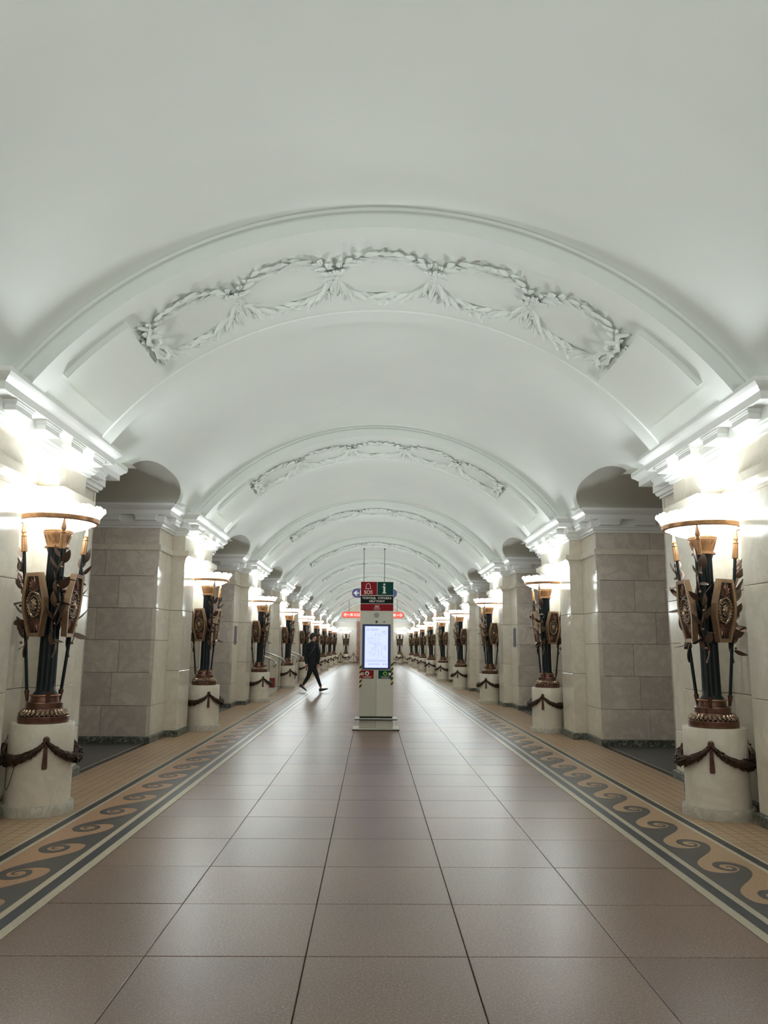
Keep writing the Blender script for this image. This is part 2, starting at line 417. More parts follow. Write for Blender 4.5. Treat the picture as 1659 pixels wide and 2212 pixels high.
# blocks: side faces in running bond, pilaster drums, wall strips, niche slabs
courses = [.09, .52, .993, 1.46, 1.926, 2.40, 2.787]
bonds = {1: [[3.25, 3.98, 4.66, 5.45], [3.25, 3.86, 4.62, 5.45], [3.25, 3.78, 4.37, 5.0, 5.45], [3.25, 4.14, 4.72, 5.45], [3.25, 3.84, 4.30, 5.05, 5.45], [3.25, 4.06, 4.9, 5.45]]}
blocks = []   # (mesh, material)
J = .0022
side_blocks = []
for ci in range(6):
    z0, z1 = courses[ci]+J, courses[ci+1]-J; xs = bonds[1][ci]
    for a, b in zip(xs, xs[1:]):
        x0 = XC if a == 3.25 else a+J
        for s in (-1, 1):
            side_blocks.append(MB().cbox(x0, b-J, s*(HC-.045), s*(HC+random.uniform(-.0015, .0015)), z0, z1, .003).mesh('marble_block', 'marble_block'))
for s in (-1, 1):   # the frieze blocks on the passage sides
    for a, b in ((XC, 4.1), (4.1+2*J, 5.45)): side_blocks.append(MB().cbox(a, b, s*(HC-.045), s*(HC+.002), 2.872, 3.148, .003).mesh('marble_block', 'marble_block'))
pz = [.09, 1.0, 1.93, 2.705]
slab_me = []
for s in (-1, 1):
    for a, b in zip(pz, pz[1:]):
        slab_me.append(MB().cbox(XPI, XC+.02, s*HN, s*HP, a+J, b-J, .005).mesh('pilaster_block', 'marble_pale'))
    for a, b in zip([.09, .52, 1.46, 1.926, 2.787], [.52, 1.46, 1.926, 2.787]):
        slab_me.append(MB().cbox(XC, XC+.045, s*(HP+J), s*HC, a+J, b-J, .003).mesh('wall_slab', 'marble_pale'))
for (a, b) in zip([.09, 1.0, 1.93, 2.787], [1.0, 1.93, 2.787]):
    slab_me.append(MB().cbox(XC, XC+.045, -HN+J, -.002, a+J, b-J, .003).mesh('niche_slab', 'marble_pale'))
    slab_me.append(MB().cbox(XC, XC+.045, .002, HN-J, a+J, b-J, .003).mesh('niche_slab', 'marble_pale'))
far_mod = MB()
for x, y, a in mod_spots(): far_mod.merge(modillion_mb(), Matrix.Translation((x, y, 0)) @ Matrix.Rotation(a, 4, 'Z'))
far_mod_me = far_mod.mesh('modillions', 'cornice_paint')
niche_me = MB().box(XPI+.01, XC+.1, -HN-.02, HN+.02, 3.10, 3.13).mesh('niche_soffit', 'cornice_paint')
walls = {}
for sd, nm in ((-1, 'wall_left'), (1, 'wall_right')):
    w = MB().box(sd*5.45, sd*5.6, YBACK, YEND, 0, 4.4).build(nm, 'marble_block'); walls[sd] = w
    tag(w, 'row of marble-clad piers along the hall', None, None, 'structure')
    for n in range(NEAR_N, FAR_N+1):
        pier = link('pier', core_me, w, (0, yc(n), 0)); pier.scale = (sd, 1, 1)
        for me in (frieze_me, corn_me, niche_me, base_me, cap_me[-1], cap_me[1], *string_me.values()): link(me.name.split('.')[0], me, pier)
        for me in side_blocks+slab_me: link(me.name.split('.')[0], me, pier)
        if 1 <= n <= 4:
            for x, y, a in mod_spots(): link('modillion', mod_me, pier, mw=Matrix.Translation((x, y, 0)) @ Matrix.Rotation(a, 4, 'Z'))
        else: link('modillions', far_mod_me, pier)
# end walls
we = MB().box(-5.6, 5.6, YEND, YEND+.2, 0, 5.3).build('wall_end', 'marble_pale'); tag(we, 'pale end wall closing the hall', None, None, 'structure')
for x0, x1 in ((-4, -1.36), (1.36, 4)):
    MB().box(x0, x1, YEND-.10, YEND, 3.0, 3.06).build('moulding', 'cornice_paint', we)
    c = sweep([(x1, YEND), (x0, YEND)], [(-.02, 3.3), (.05, 3.3), (.07, 3.38), (.16, 3.42), (.18, 3.5), (.26, 3.56), (.26, 3.62), (-.02, 3.62)]); c.build('cornice', 'cornice_paint', we)
    MB().box(x0, x1, YEND-.05, YEND, 2.62, 2.72).build('string_course', 'cornice_paint', we)
    MB().box(x0, x1, YEND-.04, YEND, 0, .1).build('baseboard', 'marble_base', we)
for s in (-1, 1):
    MB().cbox(s*1.34, s*.93, YEND-.16, YEND, 0, 3.1, .01).build('door_surround', 'marble_brown', we)
MB().cbox(-1.34, 1.34, YEND-.16, YEND, 3.1, 3.4, .01).build('door_head', 'marble_brown', we)
MB().box(-.93, .93, YEND-.03, YEND, 0, 3.1).build('recess_panel', 'marble_block', we)
wb = MB().box(-5.6, 5.6, YBACK-.2, YBACK, 0, 5.3).build('wall_back', 'marble_pale'); tag(wb, 'wall behind the photographer', None, None, 'structure')

# ================================================================== CEILING: vault with lunettes, ribs with stucco
LH, LRISE = 1.15, .235
def zlun(dy):
    u = abs(dy)/LH
    return None if u >= 1 else ZCOR+LRISE*(1-u**2.6)**.55
ys = []
y = YBACK
while y < YEND:
    ys.append(y); y += .5
ys.append(YEND)
for n in range(NEAR_N-1, FAR_N+1):
    g = yc(n)+P/2
    for i in range(33):
        t = -1+2*i/32; ys.append(g+LH*math.copysign(1-(1-abs(t))**1.8, t))
    ys += [g-LH-.001, g+LH+.001]
ys = sorted(y for y in set(round(v, 4) for v in ys) if YBACK <= y <= YEND)
def edge_z(y):
    k = (y-(Y1+P/2))/P; dy = (k-round(k))*P
    z = zlun(dy); return (ZCOR-.06) if z is None else z
vb = MB(); NT_ = 56
for y in ys:
    tm = math.acos((edge_z(y)-ZC)/RV)
    for i in range(NT_+1):
        th = -tm+2*tm*i/NT_; vb.v.append((RV*sin(th), y, ZC+RV*cos(th)))
for j in range(len(ys)-1):
    for i in range(NT_): vb.f.append((j*(NT_+1)+i, j*(NT_+1)+i+1, (j+1)*(NT_+1)+i+1, (j+1)*(NT_+1)+i))
ceiling = vb.build('ceiling', 'plaster', None, 40); tag(ceiling, 'white plaster barrel vault over the hall', None, None, 'structure')
# passage vaults
pv = MB(); rows = []
for i in range(33):
    t = -1+2*i/32; dy = LH*math.copysign(1-(1-abs(t))**1.8, t)*.9995
    z = zlun(dy) or ZCOR; rows.append((dy, z))
for i, (dy, z) in enumerate(rows):
    xv = sqrt(RV**2-(z-ZC)**2); pv.v += [(xv, dy, z), (5.5, dy, z)]
for i in range(len(rows)-1): pv.f.append((2*i, 2*i+1, 2*i+3, 2*i+2))
# flat shoulders between the small vault and the pier cornices
for s in (-1, 1):
    k = len(pv.v); pv.v += [(2.9, s*LH, ZCOR), (5.5, s*LH, ZCOR), (5.5, s*1.42, ZCOR), (2.9, s*1.42, ZCOR)]; pv.f.append((k, k+1, k+2, k+3))
pv_me = pv.mesh('passage_vault', 'plaster_shaded', 40)
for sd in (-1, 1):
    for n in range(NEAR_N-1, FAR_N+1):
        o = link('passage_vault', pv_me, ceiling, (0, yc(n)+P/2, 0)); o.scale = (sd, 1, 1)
rib_prof = [(-.985, 3.73), (-.985, 3.672), (-.955, 3.665), (-.95, 3.655), (-.95, RS), (-.70, RS), (-.69, RS+.012), (.69, RS+.012), (.70, RS), (.95, RS), (.95, 3.655), (.955, 3.665), (.985, 3.672), (.985, 3.73)]
TM = radians(53.4)
def rib_mb():
    b = MB(); n = 72; m = len(rib_prof)
    for i in range(n+1):
        th = -TM+2*TM*i/n
        for y, r in rib_prof: b.v.append((r*sin(th), y, ZC+r*cos(th)))
    for i in range(n):
        for j in range(m-1): b.f.append((i*m+j, i*m+j+1, (i+1)*m+j+1, (i+1)*m+j))
    return b
rib_me = rib_mb().mesh('rib', 'plaster', 25)
def panel_mb(s):
    b = MB(); a0, a1 = radians(38.4), radians(49.2); n = 8; y0, y1 = -.70, .56
    for i in range(n+1):
        th = s*(a0+(a1-a0)*i/n)
        for y, r in ((y0, RS+.02), (y0, 3.497), (y0+.008, 3.49), (y1-.008, 3.49), (y1, 3.497), (y1, RS+.02)): b.v.append((r*sin(th), y, ZC+r*cos(th)))
    for i in range(n):
        for j in range(5): b.f.append((i*6+j, i*6+j+1, (i+1)*6+j+1, (i+1)*6+j))
    b.f += [tuple(range(6)), tuple(n*6+j for j in range(6))]; return b
panel_me = {s: panel_mb(s).mesh('plain_panel', 'plaster', 25) for s in (-1, 1)}
def leaf_mb(L=1., Wd=.30, H=.10, curl=.12, n=7):
    """closed laurel leaf lying on xy, point along +x, raised along +z with a midrib groove"""
    b = MB(); prof = [(-1, 0), (-.55, .75), (-.08, 1.0), (0, .62), (.08, 1.0), (.55, .75), (1, 0)]; m = len(prof)
    for i in range(n+1):
        t = i/n; w = max(Wd*.5*(sin(pi*min(t, 1)**.8)**.8)*(1 if t < 1 else 0), .004); lift = curl*t*t
        for u, h in prof: b.v.append((L*t, u*w, (H*h*(.35+.65*sin(pi*t))+lift)))
    for i in range(n):
        for j in range(m-1): b.f.append((i*m+j, i*m+j+1, (i+1)*m+j+1, (i+1)*m+j))
        b.f.append((i*m+m-1, i*m, (i+1)*m, (i+1)*m+m-1))
    return b
sl_me = leaf_mb(1, .29, .16, .30).mesh('stucco_leaf', 'plaster', 35)
def cyl_frame(th, y, ang, size, r=RS+.012, roll=0):
    e1 = Vector((cos(th), 0, -sin(th))); e2 = Vector((0, 1, 0)); nn = Vector((-sin(th), 0, -cos(th)))
    d = e1*cos(ang)+e2*sin(ang); q = nn.cross(d)
    m = Matrix((d, q, nn)).transposed().to_4x4()
    m.translation = Vector((r*sin(th), y, ZC+r*cos(th)))+nn*(-.006)
    return m @ Matrix.Rotation(roll, 4, 'X') @ Matrix.Scale(size, 4)
def relief_spots(seed):
    rg = random.Random(seed); out = []; n_ov = 5; span = radians(76); YC = -.07
    for k in range(n_ov):
        tc = -span/2+span*(k+.5)/n_ov; hl = span/n_ov/2*.94
        for side in (-1, 1):
            for half in (-1, 1):        # branches start at the oval's ends and meet in the middle
                N = 6
                for i in range(N):
                    u = (i+.3)/N; ph = pi-(pi/2)*u if half < 0 else (pi/2)*u
                    th = tc+hl*cos(ph); y = YC+side*.40*sin(ph)**.75
                    dth = -hl*sin(ph)*RS*(-1 if half > 0 else 1)*-1; dy = side*.40*cos(ph)*(-1 if half < 0 else 1)
                    ang = atan2(dy, (1 if half < 0 else -1)*max(abs(dth), .02))
                    for dd in (-1, 1):
                        out.append(('leaf', th, y+rg.uniform(-.012, .012), ang+dd*rg.uniform(.22, .5), rg.uniform(.165, .24), rg.uniform(-.4, .4)))
                    if i % 2 == 0: out.append(('leaf', th, y, ang+rg.uniform(-.1, .1), rg.uniform(.14, .18), 0))
    for k in range(n_ov+1):             # bows and crossing leaves where two ovals meet
        tc = -span/2+span*k/n_ov
        for i in range(10):
            out.append(('leaf', tc+rg.uniform(-.012, .012), YC+rg.uniform(-.30, .30), rg.uniform(0, 2*pi), rg.uniform(.10, .17), rg.uniform(-.5, .5)))
        for i in range(3): out.append(('ball', tc+rg.uniform(-.02, .02), YC+rg.uniform(-.22, .22), 0, rg.uniform(.018, .028), 0))
    return out
ball_me = MB().sphere((0, 0, 0), 1, 8, 5).mesh('stucco_berry', 'plaster', 60)
def bow_mb():
    """stucco ribbon bow at the head of a plain panel"""
    b = MB()
    for s in (-1, 1):
        pts = [(.02, 0, .02), (.09, s*.07, .06), (.10, s*.19, .07), (.03, s*.25, .05), (-.02, s*.17, .05), (0, s*.03, .03)]
        b.tube(pts, [.014, .02, .026, .026, .02, .012], 6)
        b.tube([(0, s*.02, .02), (-.01, s*.15, .04), (.06, s*.33, .03), (-.01, s*.44, .02)], [.014, .022, .026, .012], 6)
    b.sphere((.01, 0, .03), .045, 8, 6); return b
bow_me = bow_mb().mesh('ribbon_bow', 'plaster', 40)
far_rel = None
spots = relief_spots(3)
for n in range(NEAR_N, FAR_N+1):
    rib = link('rib', rib_me, ceiling, (0, yc(n)-.03, 0))
    for s in (-1, 1):
        link('plain_panel', panel_me[s], rib)
        link('ribbon_bow', bow_me, rib, mw=cyl_frame(s*radians(37.2), -.07, 0 if s < 0 else pi, 1.0, RS+.005))
    if n in (1, 2):
        for k, th, y, a, sz, ro in spots:
            link('stucco_leaf' if k == 'leaf' else 'stucco_berry', sl_me if k == 'leaf' else ball_me, rib, mw=cyl_frame(th, y, a, sz, roll=ro))
    elif n > 2:
        if far_rel is None:
            b = MB(); lm = leaf_mb(1, .29, .16, .30, 4); bl = MB().sphere((0, 0, 0), 1, 6, 4)
            for k, th, y, a, sz, ro in spots: b.merge(lm if k == 'leaf' else bl, cyl_frame(th, y, a, sz, roll=ro))
            far_rel = b.mesh('stucco_garland', 'plaster', 35)
        tag(link('stucco_garland', far_rel, rib), kind='stuff')

# ================================================================== TORCHERE LAMPS
LEAF = leaf_mb(1, .58, .05, .22, 7).mesh('leaf', 'leaf_bronze', 40)
BERRY = MB().sphere((0, 0, 0), .013, 8, 6).mesh('berry', 'silver_leaf', 60)
def polar(r, a, z): return Vector((r*cos(a), r*sin(a), z))
def shield_parts():
    P_ = {}
    out = [(-.088, .275), (.088, .275), (.1425, .06), (.1425, -.05), (.078, -.275), (-.078, -.275), (-.1425, -.05), (-.1425, .06)]
    k = .79; inn = [(x*k-(0), z*.885) for x, z in out]
    # frame: ring prism between outlines; local: x right, z up, y outward (w)
    b = MB(); n = len(out)
    for d in (0, .052):
        for o in (out, inn):
            for x, z in o: b.v.append((x, d if o is out else d-.004*(d > 0), z))
    for i in range(n):
        j = (i+1) % n
        b.f += [(i, j, n+j, n+i), (2*n+i, 2*n+j, 3*n+j, 3*n+i), (i, j, 2*n+j, 2*n+i), (n+i, n+j, 3*n+j, 3*n+i)]
    P_['shield_frame'] = b.mesh('shield_frame', 'gold_frame')
    P_['shield_panel'] = MB().prism([(x*1.06, z*1.03) for x, z in inn], -.004, .028, FRONT).mesh('shield_panel', 'shield_dark')
    r = MB()   # rosette: oval ring of beads, inner ring and boss
    ring = lambda rx, rz, w, N=28: r.tube([(rx*cos(2*pi*i/N), .030, rz*sin(2*pi*i/N)) for i in range(N)], w, 6, closed=True)
    ring(.083, .108, .013); ring(.055, .074, .007)
    for i in range(22):
        a = 2*pi*i/22; r.sphere((.083*cos(a), .043, .108*sin(a)), .0105, 6, 4)
    r.sphere((0, .034, 0), .034, 10, 6, (1, .6, 1.25))
    for i in range(8):
        a = 2*pi*i/8; r.sphere((.030*cos(a), .036, .042*sin(a)), .013, 6, 4)
    P_['rosette'] = r.mesh('rosette', 'silver_leaf', 50)
    for nm, sg in (('palmette_top', 1), ('palmette_bottom', -1)):
        q = MB()
        for i in range(-3, 4):
            a = pi/2+i*.36; L_ = .115-.012*abs(i)
            lf = leaf_mb(L_, .034, .012, .004, 5)
            m = Matrix(((1, 0, 0, 0), (0, 0, 1, .028), (0, 1, 0, .128), (0, 0, 0, 1))) @ Matrix.Rotation(a, 4, 'Z')
            q.merge(lf, m)
        for s in (-1, 1): q.tube([(s*.01, .032, .128), (s*.045, .036, .122), (s*.058, .036, .135), (s*.048, .036, .147)], [.007, .007, .006, .004], 6)
        q.box(-.022, .022, .028, .042, .119, .128)
        if sg < 0: q.v = [(x, y, -z) for x, y, z in q.v]
        P_[nm] = q.mesh('palmette', 'bronze', 45)
    P_['strap'] = None
    return P_
SH = shield_parts()
def flute(n, d):
    return lambda j, a, r, z: (r-d*abs(cos(n*a/2))**1.0, z)
PED = MB().lathe([(.264, .08), (.2635, .40), (.260, .722), (.256, .732), (0, .735)], 48).mesh('pedestal', 'marble_pedestal', 40)
PLI = MB().lathe([(.296, 0), (.296, .07), (.290, .082), (.262, .086)], 48).mesh('plinth', 'marble_plinth', 30)
BAS = MB().lathe([(.205, .733), (.207, .742), (.207, .786), (.200, .792), (.17, .80), (.168, .845), (.166, .852), (.150, .856), (.150, .897), (.144, .904), (.115, .908), (.112, .948), (.118, .952),
                  (.118, .962), (.108, .968)], 48).mesh('bronze_base', 'bronze', 30)
bl = MB()
for i in range(30):
    a = 2*pi*i/30
    lf = leaf_mb(.058, .036, .012, .010, 4); m = Matrix.Translation(polar(.164, a, .846)) @ Matrix.Rotation(a, 4, 'Z') @ Matrix.Rotation(radians(58), 4, 'Y')
    bl.merge(lf, m); bl.sphere(polar(.196, a+pi/30, .797), .009, 6, 4)
BLF = bl.mesh('leaf_moulding', 'silver_leaf', 50)
GR = MB().tube([polar(.117, 2*pi*i/32, .958) for i in range(32)], .008, 6, closed=True).mesh('gold_ring', 'gold', 60)
POL = MB().lathe([(.105, .962), (.098, .975), (.080, 1.0), (.0785, 1.05), (.073, 2.20), (.082, 2.225), (.082, 2.235)], 64,
                 mod=lambda j, a, r, z: (r-(.007*abs(cos(8*a)) if 3 <= j <= 4 else 0), z)).mesh('pole', 'pole_green', 30)
cup = MB().lathe([(.085, 2.235), (.104, 2.240), (.104, 2.252), (.088, 2.258), (.088, 2.265), (.096, 2.30), (.108, 2.345), (.118, 2.362), (.118, 2.368), (.122, 2.372), (.122, 2.382), (.126, 2.386), (.126, 2.40), (.09, 2.402)], 48)
for i in range(12):
    a = 2*pi*i/12; lf = leaf_mb(.10, .042, .010, .0, 5)
    cup.merge(lf, Matrix.Translation(polar(.086, a, 2.263)) @ Matrix.Rotation(a, 4, 'Z') @ Matrix.Rotation(radians(-72), 4, 'Y'))
CUP = cup.mesh('cup', 'gold', 40)
def bowl_mod(j, a, r, z):
    k = abs(sin(8*a)); 
    if j >= 6: return r*(1+.012*cos(16*a)), z+(.020*(k**.5)-.010+.004*sin(32*a))*((j-5)/3)
    return r*(1+.006*cos(16*a)), z
BOW = MB().lathe([(.10, 2.398), (.135, 2.402), (.20, 2.418), (.26, 2.444), (.305, 2.478), (.325, 2.50), (.342, 2.53), (.364, 2.566), (.390, 2.60)], 80, mod=bowl_mod, caps=False).mesh('glass_bowl', 'bowl_glass', 60)
if BOW.polygons[len(BOW.polygons)//2].normal.z < 0: BOW.flip_normals()
BOW_PROF = [(.135, 2.402), (.20, 2.418), (.26, 2.444), (.305, 2.478), (.325, 2.50), (.342, 2.53), (.364, 2.566), (.386, 2.594)]
sm = MB()
for i in range(16):
    a = 2*pi*(i+.5)/16; sm.tube([polar(r+.003, a, z-.002) for r, z in BOW_PROF], .0032, 5)
SEAM = sm.mesh('bowl_seams', 'cornice_paint', 60)
RIN = MB().lathe([(.316, 2.466), (.334, 2.464), (.343, 2.472), (.347, 2.506), (.340, 2.514), (.322, 2.514), (.316, 2.466)], 64, caps=False).mesh('rim_ring', 'gold', 40)
BUL = MB().sphere((0, 0, 0), .028, 10, 7, (1, 1, 1.5)).mesh('bulb', 'bulb', 60)
def spear_line():
    return Vector((.152, 0, .905)), Vector((.318, 0, 2.49))
SA, SB = spear_line()
def on_spear(z): return SA+(SB-SA)*((z-SA.z)/(SB.z-SA.z))
lean = atan2(SB.x-SA.x, SB.z-SA.z)
SM = Matrix.Translation(SA) @ Matrix.Rotation(lean, 4, 'Y')          # local z up the shaft
SL = (SB-SA).length
SHAFT = MB().lathe([(.0145, .03), (.0145, SL-.28)], 10).mesh('shaft', 'pole_green', 40); 
FOOT = MB().lathe([(.011, 0), (.022, .088), (.022, .094), (.014, .096)], 12).mesh('spear_foot', 'bronze', 40)
FERR = MB().lathe([(.020, SL-.285), (.027, SL-.282), (.022, SL-.15), (.025, SL-.145), (.025, SL-.135), (.017, SL-.132), (.016, SL-.118), (.021, SL-.112)], 40, mod=lambda j, a, r, z: (r-(.0035*abs(cos(5*a)) if j in (1, 2) else 0), z)).mesh('ferrule', 'gold', 30)
TIP = MB().lathe([(.021, SL-.113), (.023, SL-.10), (.0, SL+.012)], 4).mesh('spear_point', 'gold')
def branch_spots(seed):
    rg = random.Random(seed); out = []
    for i in range(15):
        z = 1.36+.80*(i+.5)/15; side = 1 if i % 2 else -1
        base = on_spear(z)+Vector((.012, side*.012, 0))
        yaw = side*rg.uniform(.5, 1.35)+rg.uniform(-.2, .2); pit = rg.uniform(.55, 1.15)*(1 if rg.random() > .18 else -.5)
        m = Matrix.Translation(base) @ Matrix.Rotation(yaw, 4, 'Z') @ Matrix.Rotation(-pit, 4, 'Y') @ Matrix.Rotation(rg.uniform(-.7, .7), 4, 'X')
        out.append((m, rg.uniform(.105, .15)))
    return out
def vine_mb():
    b = MB(); pts = []
    for i in range(26):
        z = 1.28+.86*i/25; p = on_spear(z); a = i*.55; pts.append((p.x+.022*cos(a), .024*sin(a), z))
    return b.tube(pts, [.009]*24+[.006, .003], 6)
VINE = vine_mb().mesh('vine', 'leaf_bronze', 50)
def garland_mb(a0, a1, seed):
    rg = random.Random(seed); b = MB(); N = 22; pts = []; rad = []
    for i in range(N+1):
        t = i/N; a = a0+(a1-a0)*t; s = 4*t*(1-t)
        z = .605-.155*s**.85; r = .018+.030*s; pts.append(polar(.262+r*.75, a, z)); rad.append(r*.8)
    b.tube(pts, rad, 8)
    for i in range(1, N):
        t = i/N; s = 4*t*(1-t); d = (pts[i+1]-pts[i-1]).normalized()*(1 if t < .5 else -1); nrm = Vector((pts[i].x, pts[i].y, 0)).normalized()
        for k in range(5):
            ph = -1.3+2.6*k/4+rg.uniform(-.2, .2); up = Vector((0, 0, 1)); o = nrm*cos(ph)+up.cross(nrm).cross(nrm)*0+up*sin(ph); o.normalize()
            p = pts[i]+o*rad[i]*.75; x = (d+o*.18+up*rg.uniform(-.2, .2)).normalized(); y = o.cross(x).normalized(); zz = x.cross(y)
            m = Matrix((x, y, zz)).transposed().to_4x4(); m.translation = p
            b.merge(leaf_mb(.05+.02*s, .024+.010*s, .008, .006, 4), m)
        if rg.random() < .6: b.sphere(pts[i]+nrm*rad[i]*1.05+Vector((0, 0, rg.uniform(-.02, .02))), .009, 6, 4)
    return b
GARL = garland_mb(radians(-60), radians(60), 5).mesh('garland', 'bronze_dark', 40)
rb = MB()
rb.lathe([(0, .020), (.016, .020), (.020, .014), (.027, .010), (.027, 0)], 20)
rb.v = [(.262+z+.006, x, y+.612) for x, y, z in rb.v]
b2 = MB().prism([(-.011, .595), (.011, .595), (.021, .39), (.017, .376), (-.017, .376), (-.021, .39)], 0, .022)
rb.add([(.258+w, u, v) for u, v, w in b2.v], b2.f)
RIB = rb.mesh('ribbon', 'bronze', 35)
SPEAR_AZ = [radians(a) for a in (60, 180, -60)]; SHIELD_AZ = [radians(a) for a in (0, 120, -120)]
def joined(items, name, mat, smooth=None):
    """one mesh from (mesh data, matrix) pairs"""
    b = MB()
    for me, m in items: b.add([m @ v.co for v in me.vertices], [tuple(p.vertices) for p in me.polygons])
    return b.mesh(name, mat, smooth)
BR = {}
def make_lamp(detail, lit=True):
    t = empty('torchere_lamp')
    for nm, me in (('plinth', PLI), ('pedestal', PED), ('bronze_base', BAS), ('leaf_moulding', BLF), ('gold_ring', GR), ('pole', POL), ('cup', CUP), ('glass_bowl', BOW), ('rim_ring', RIN)):
        o_ = link(nm, me, t)
        if nm == 'glass_bowl': tag(link('bowl_seams', SEAM, o_), kind='stuff')
    for i in range(3):
        link('garland', GARL, t).rotation_euler = (0, 0, radians(120*i))
        link('ribbon', RIB, t).rotation_euler = (0, 0, SPEAR_AZ[i])
        a = SPEAR_AZ[i]; R = Matrix.Rotation(a, 4, 'Z')
        sp = link('spear', SHAFT, t, mw=R @ SM)
        for nm, me in (('spear_foot', FOOT), ('ferrule', FERR), ('spear_point', TIP)): link(nm, me, sp)
        inv = SM.inverted()
        link('vine', VINE, sp, mw=inv)
        br = branch_spots(11+i)
        if detail:
            for k, (m, L_) in enumerate(br):
                link('leaf', LEAF, sp, mw=inv @ m @ Matrix.Scale(L_, 4))
                if k % 3 == 0: link('berry', BERRY, sp, mw=inv @ Matrix.Translation(m.translation+Vector((.03, .02*(-1)**k, .02))))
        else:
            if i not in BR: BR[i] = joined([(LEAF, inv @ m @ Matrix.Scale(L_, 4)) for m, L_ in br], 'laurel_leaves', 'leaf_bronze', 40)
            link('laurel_leaves', BR[i], sp)
        a = SHIELD_AZ[i]
        # shield local y is outward: turn it to azimuth a, tilt the top outward a little
        m = Matrix.Translation(polar(.150, a, 1.735)) @ Matrix.Rotation(a-pi/2, 4, 'Z') @ Matrix.Rotation(radians(-5.5), 4, 'X')
        sh = link('shield', SH['shield_frame'], t, mw=m)
        for nm in ('shield_panel', 'rosette', 'palmette_top', 'palmette_bottom'): link(nm.split('_top')[0].split('_bottom')[0], SH[nm], sh)
        # bulbs inside the bowl
        p = polar(.15, radians(120*i+60), 2.57); bo = link('bulb', BUL, t, p)
    for a in SHIELD_AZ:
        for z in (1.62, 1.86): link('bracket', BRK[z], t).rotation_euler = (0, 0, a)
    return t
BRK = {z: MB().tube([polar(.06, 0, z), polar(.152+(z-1.735)*.09, 0, z)], .016, 6).mesh('bracket', 'bronze_dark', 50) for z in (1.62, 1.86)}
def light_lamp(t):
    """the bulbs of one bowl, gathered into one soft light at the rim"""
    l = bpy.data.lights.get('bulb_light')
    if l is None:
        l = bpy.data.lights.new('bulb_light', 'POINT'); l.energy = LAMP_W; l.color = LAMP_COL; l.shadow_soft_size = .16
        # invented beam shape: upward light cut to keep panels and cornice from clipping
        l.use_nodes = True; nt = l.node_tree; em = nt.nodes['Emission']
        tc = nt.nodes.new('ShaderNodeTexCoord'); sp = nt.nodes.new('ShaderNodeSeparateXYZ'); nt.links.new(tc.outputs['Normal'], sp.inputs[0])
        ab = nt.nodes.new('ShaderNodeMath'); ab.operation = 'ABSOLUTE'; nt.links.new(sp.outputs[2], ab.inputs[0])
        mr = nt.nodes.new('ShaderNodeMapRange'); mr.interpolation_type = 'SMOOTHSTEP'
        for i_, v_ in zip(range(1, 5), (.50, .92, 1.0, .05)): mr.inputs[i_].default_value = v_
        nt.links.new(ab.outputs[0], mr.inputs[0])
        # added falloff, no real reflector: dims the pier side, favours the hall (local +x)
        wr = nt.nodes.new('ShaderNodeMapRange'); wr.interpolation_type = 'SMOOTHSTEP'
        for i_, v_ in zip(range(1, 5), (-.55, -.05, .06, 1.0)): wr.inputs[i_].default_value = v_
        nt.links.new(sp.outputs[0], wr.inputs[0])
        mu = nt.nodes.new('ShaderNodeMath'); mu.operation = 'MULTIPLY'; nt.links.new(mr.outputs[0], mu.inputs[0]); nt.links.new(wr.outputs[0], mu.inputs[1])
        nt.links.new(mu.outputs[0], em.inputs['Strength'])
    link('bulb_light', l, t, (-.04, 0, 2.66))
ORD = ['first', 'second', 'third', 'fourth', 'fifth', 'sixth', 'seventh', 'eighth', 'ninth']
near_p = far_p = None
def place_lamp(x, y, rz, detail, label):
    global near_p, far_p
    src = near_p if detail else far_p
    if src is None:
        t = make_lamp(detail); light_lamp(t)
        if detail: near_p = t
        else: far_p = t
    else: t = copy_tree(src)
    t.location = (x, y, 0); t.rotation_euler = (0, 0, rz)
    tag(t, label, 'floor lamp', 'bronze torchere lamps along the hall'); return t
lampL1 = None
for n in range(NEAR_N, FAR_N+1):
    for sd in (-1, 1):
        side = 'on the stair-handrail side' if sd < 0 else 'on the side without handrails'
        if n >= 1: lab = f'bronze torchere on marble drum, {ORD[n-1]} from the camera {side}'
        else: lab = f'bronze torchere behind the camera {side}' + (', further back' if n < 0 else '')
        t = place_lamp(sd*XL, yc(n), 0 if sd < 0 else pi, 1 <= n <= 3, lab)
        if n == 1 and sd < 0: lampL1 = t
for s in (-1, 1):
    place_lamp(s*2.2, YEND-1.2, -pi/2, False, 'bronze torchere at the end wall behind the rope, ' + ('beside the brown marble surround' if s < 0 else 'on the side without handrails'))
# loose cable on the first drum
a0 = radians(-112)
pts = [polar(.268+.02*sin(pi*i/16), a0-.0+.42*(i/16)-.42, .43-.22*sin(pi*i/16)) for i in range(17)]
MB().tube(pts, .0028, 5).build('hanging_cable', 'wire', lampL1)

# ================================================================== HELP POINT KIOSK
KY = 13.56
k = empty('help_point_kiosk', (0, KY+.14, 0)); tag(k, 'pale grey help point kiosk with lit metro map screen, middle of hall', 'kiosk')
def kb(name, mat, x0, x1, y0, y1, z0, z1, c=.004, parent=None):
    return MB().cbox(x0, x1, y0, y1, z0, z1, c).build(name, mat, parent or k)
F = -.14      # front plane in kiosk space
kb('floor_plate', 'kiosk_paint', -.395, .395, F-.10, .24, .010, .026); kb('plate_edge', 'rubber', -.400, .400, F-.105, .245, 0, .012, .002)
kb('foot_box', 'kiosk_paint_dark', -.288, -.001, F-.004, .14, .026, .168); kb('foot_box', 'kiosk_paint', .001, .288, F-.004, .14, .026, .168)
kb('shelf_plate', 'kiosk_paint', -.36, .36, F-.07, .20, .176, .190); kb('shelf_edge', 'rubber', -.363, .363, F-.073, .203, .166, .178, .002)
kb('shadow_gap', 'rubber', -.28, .28, F+.006, .132, .190, .222, .002)
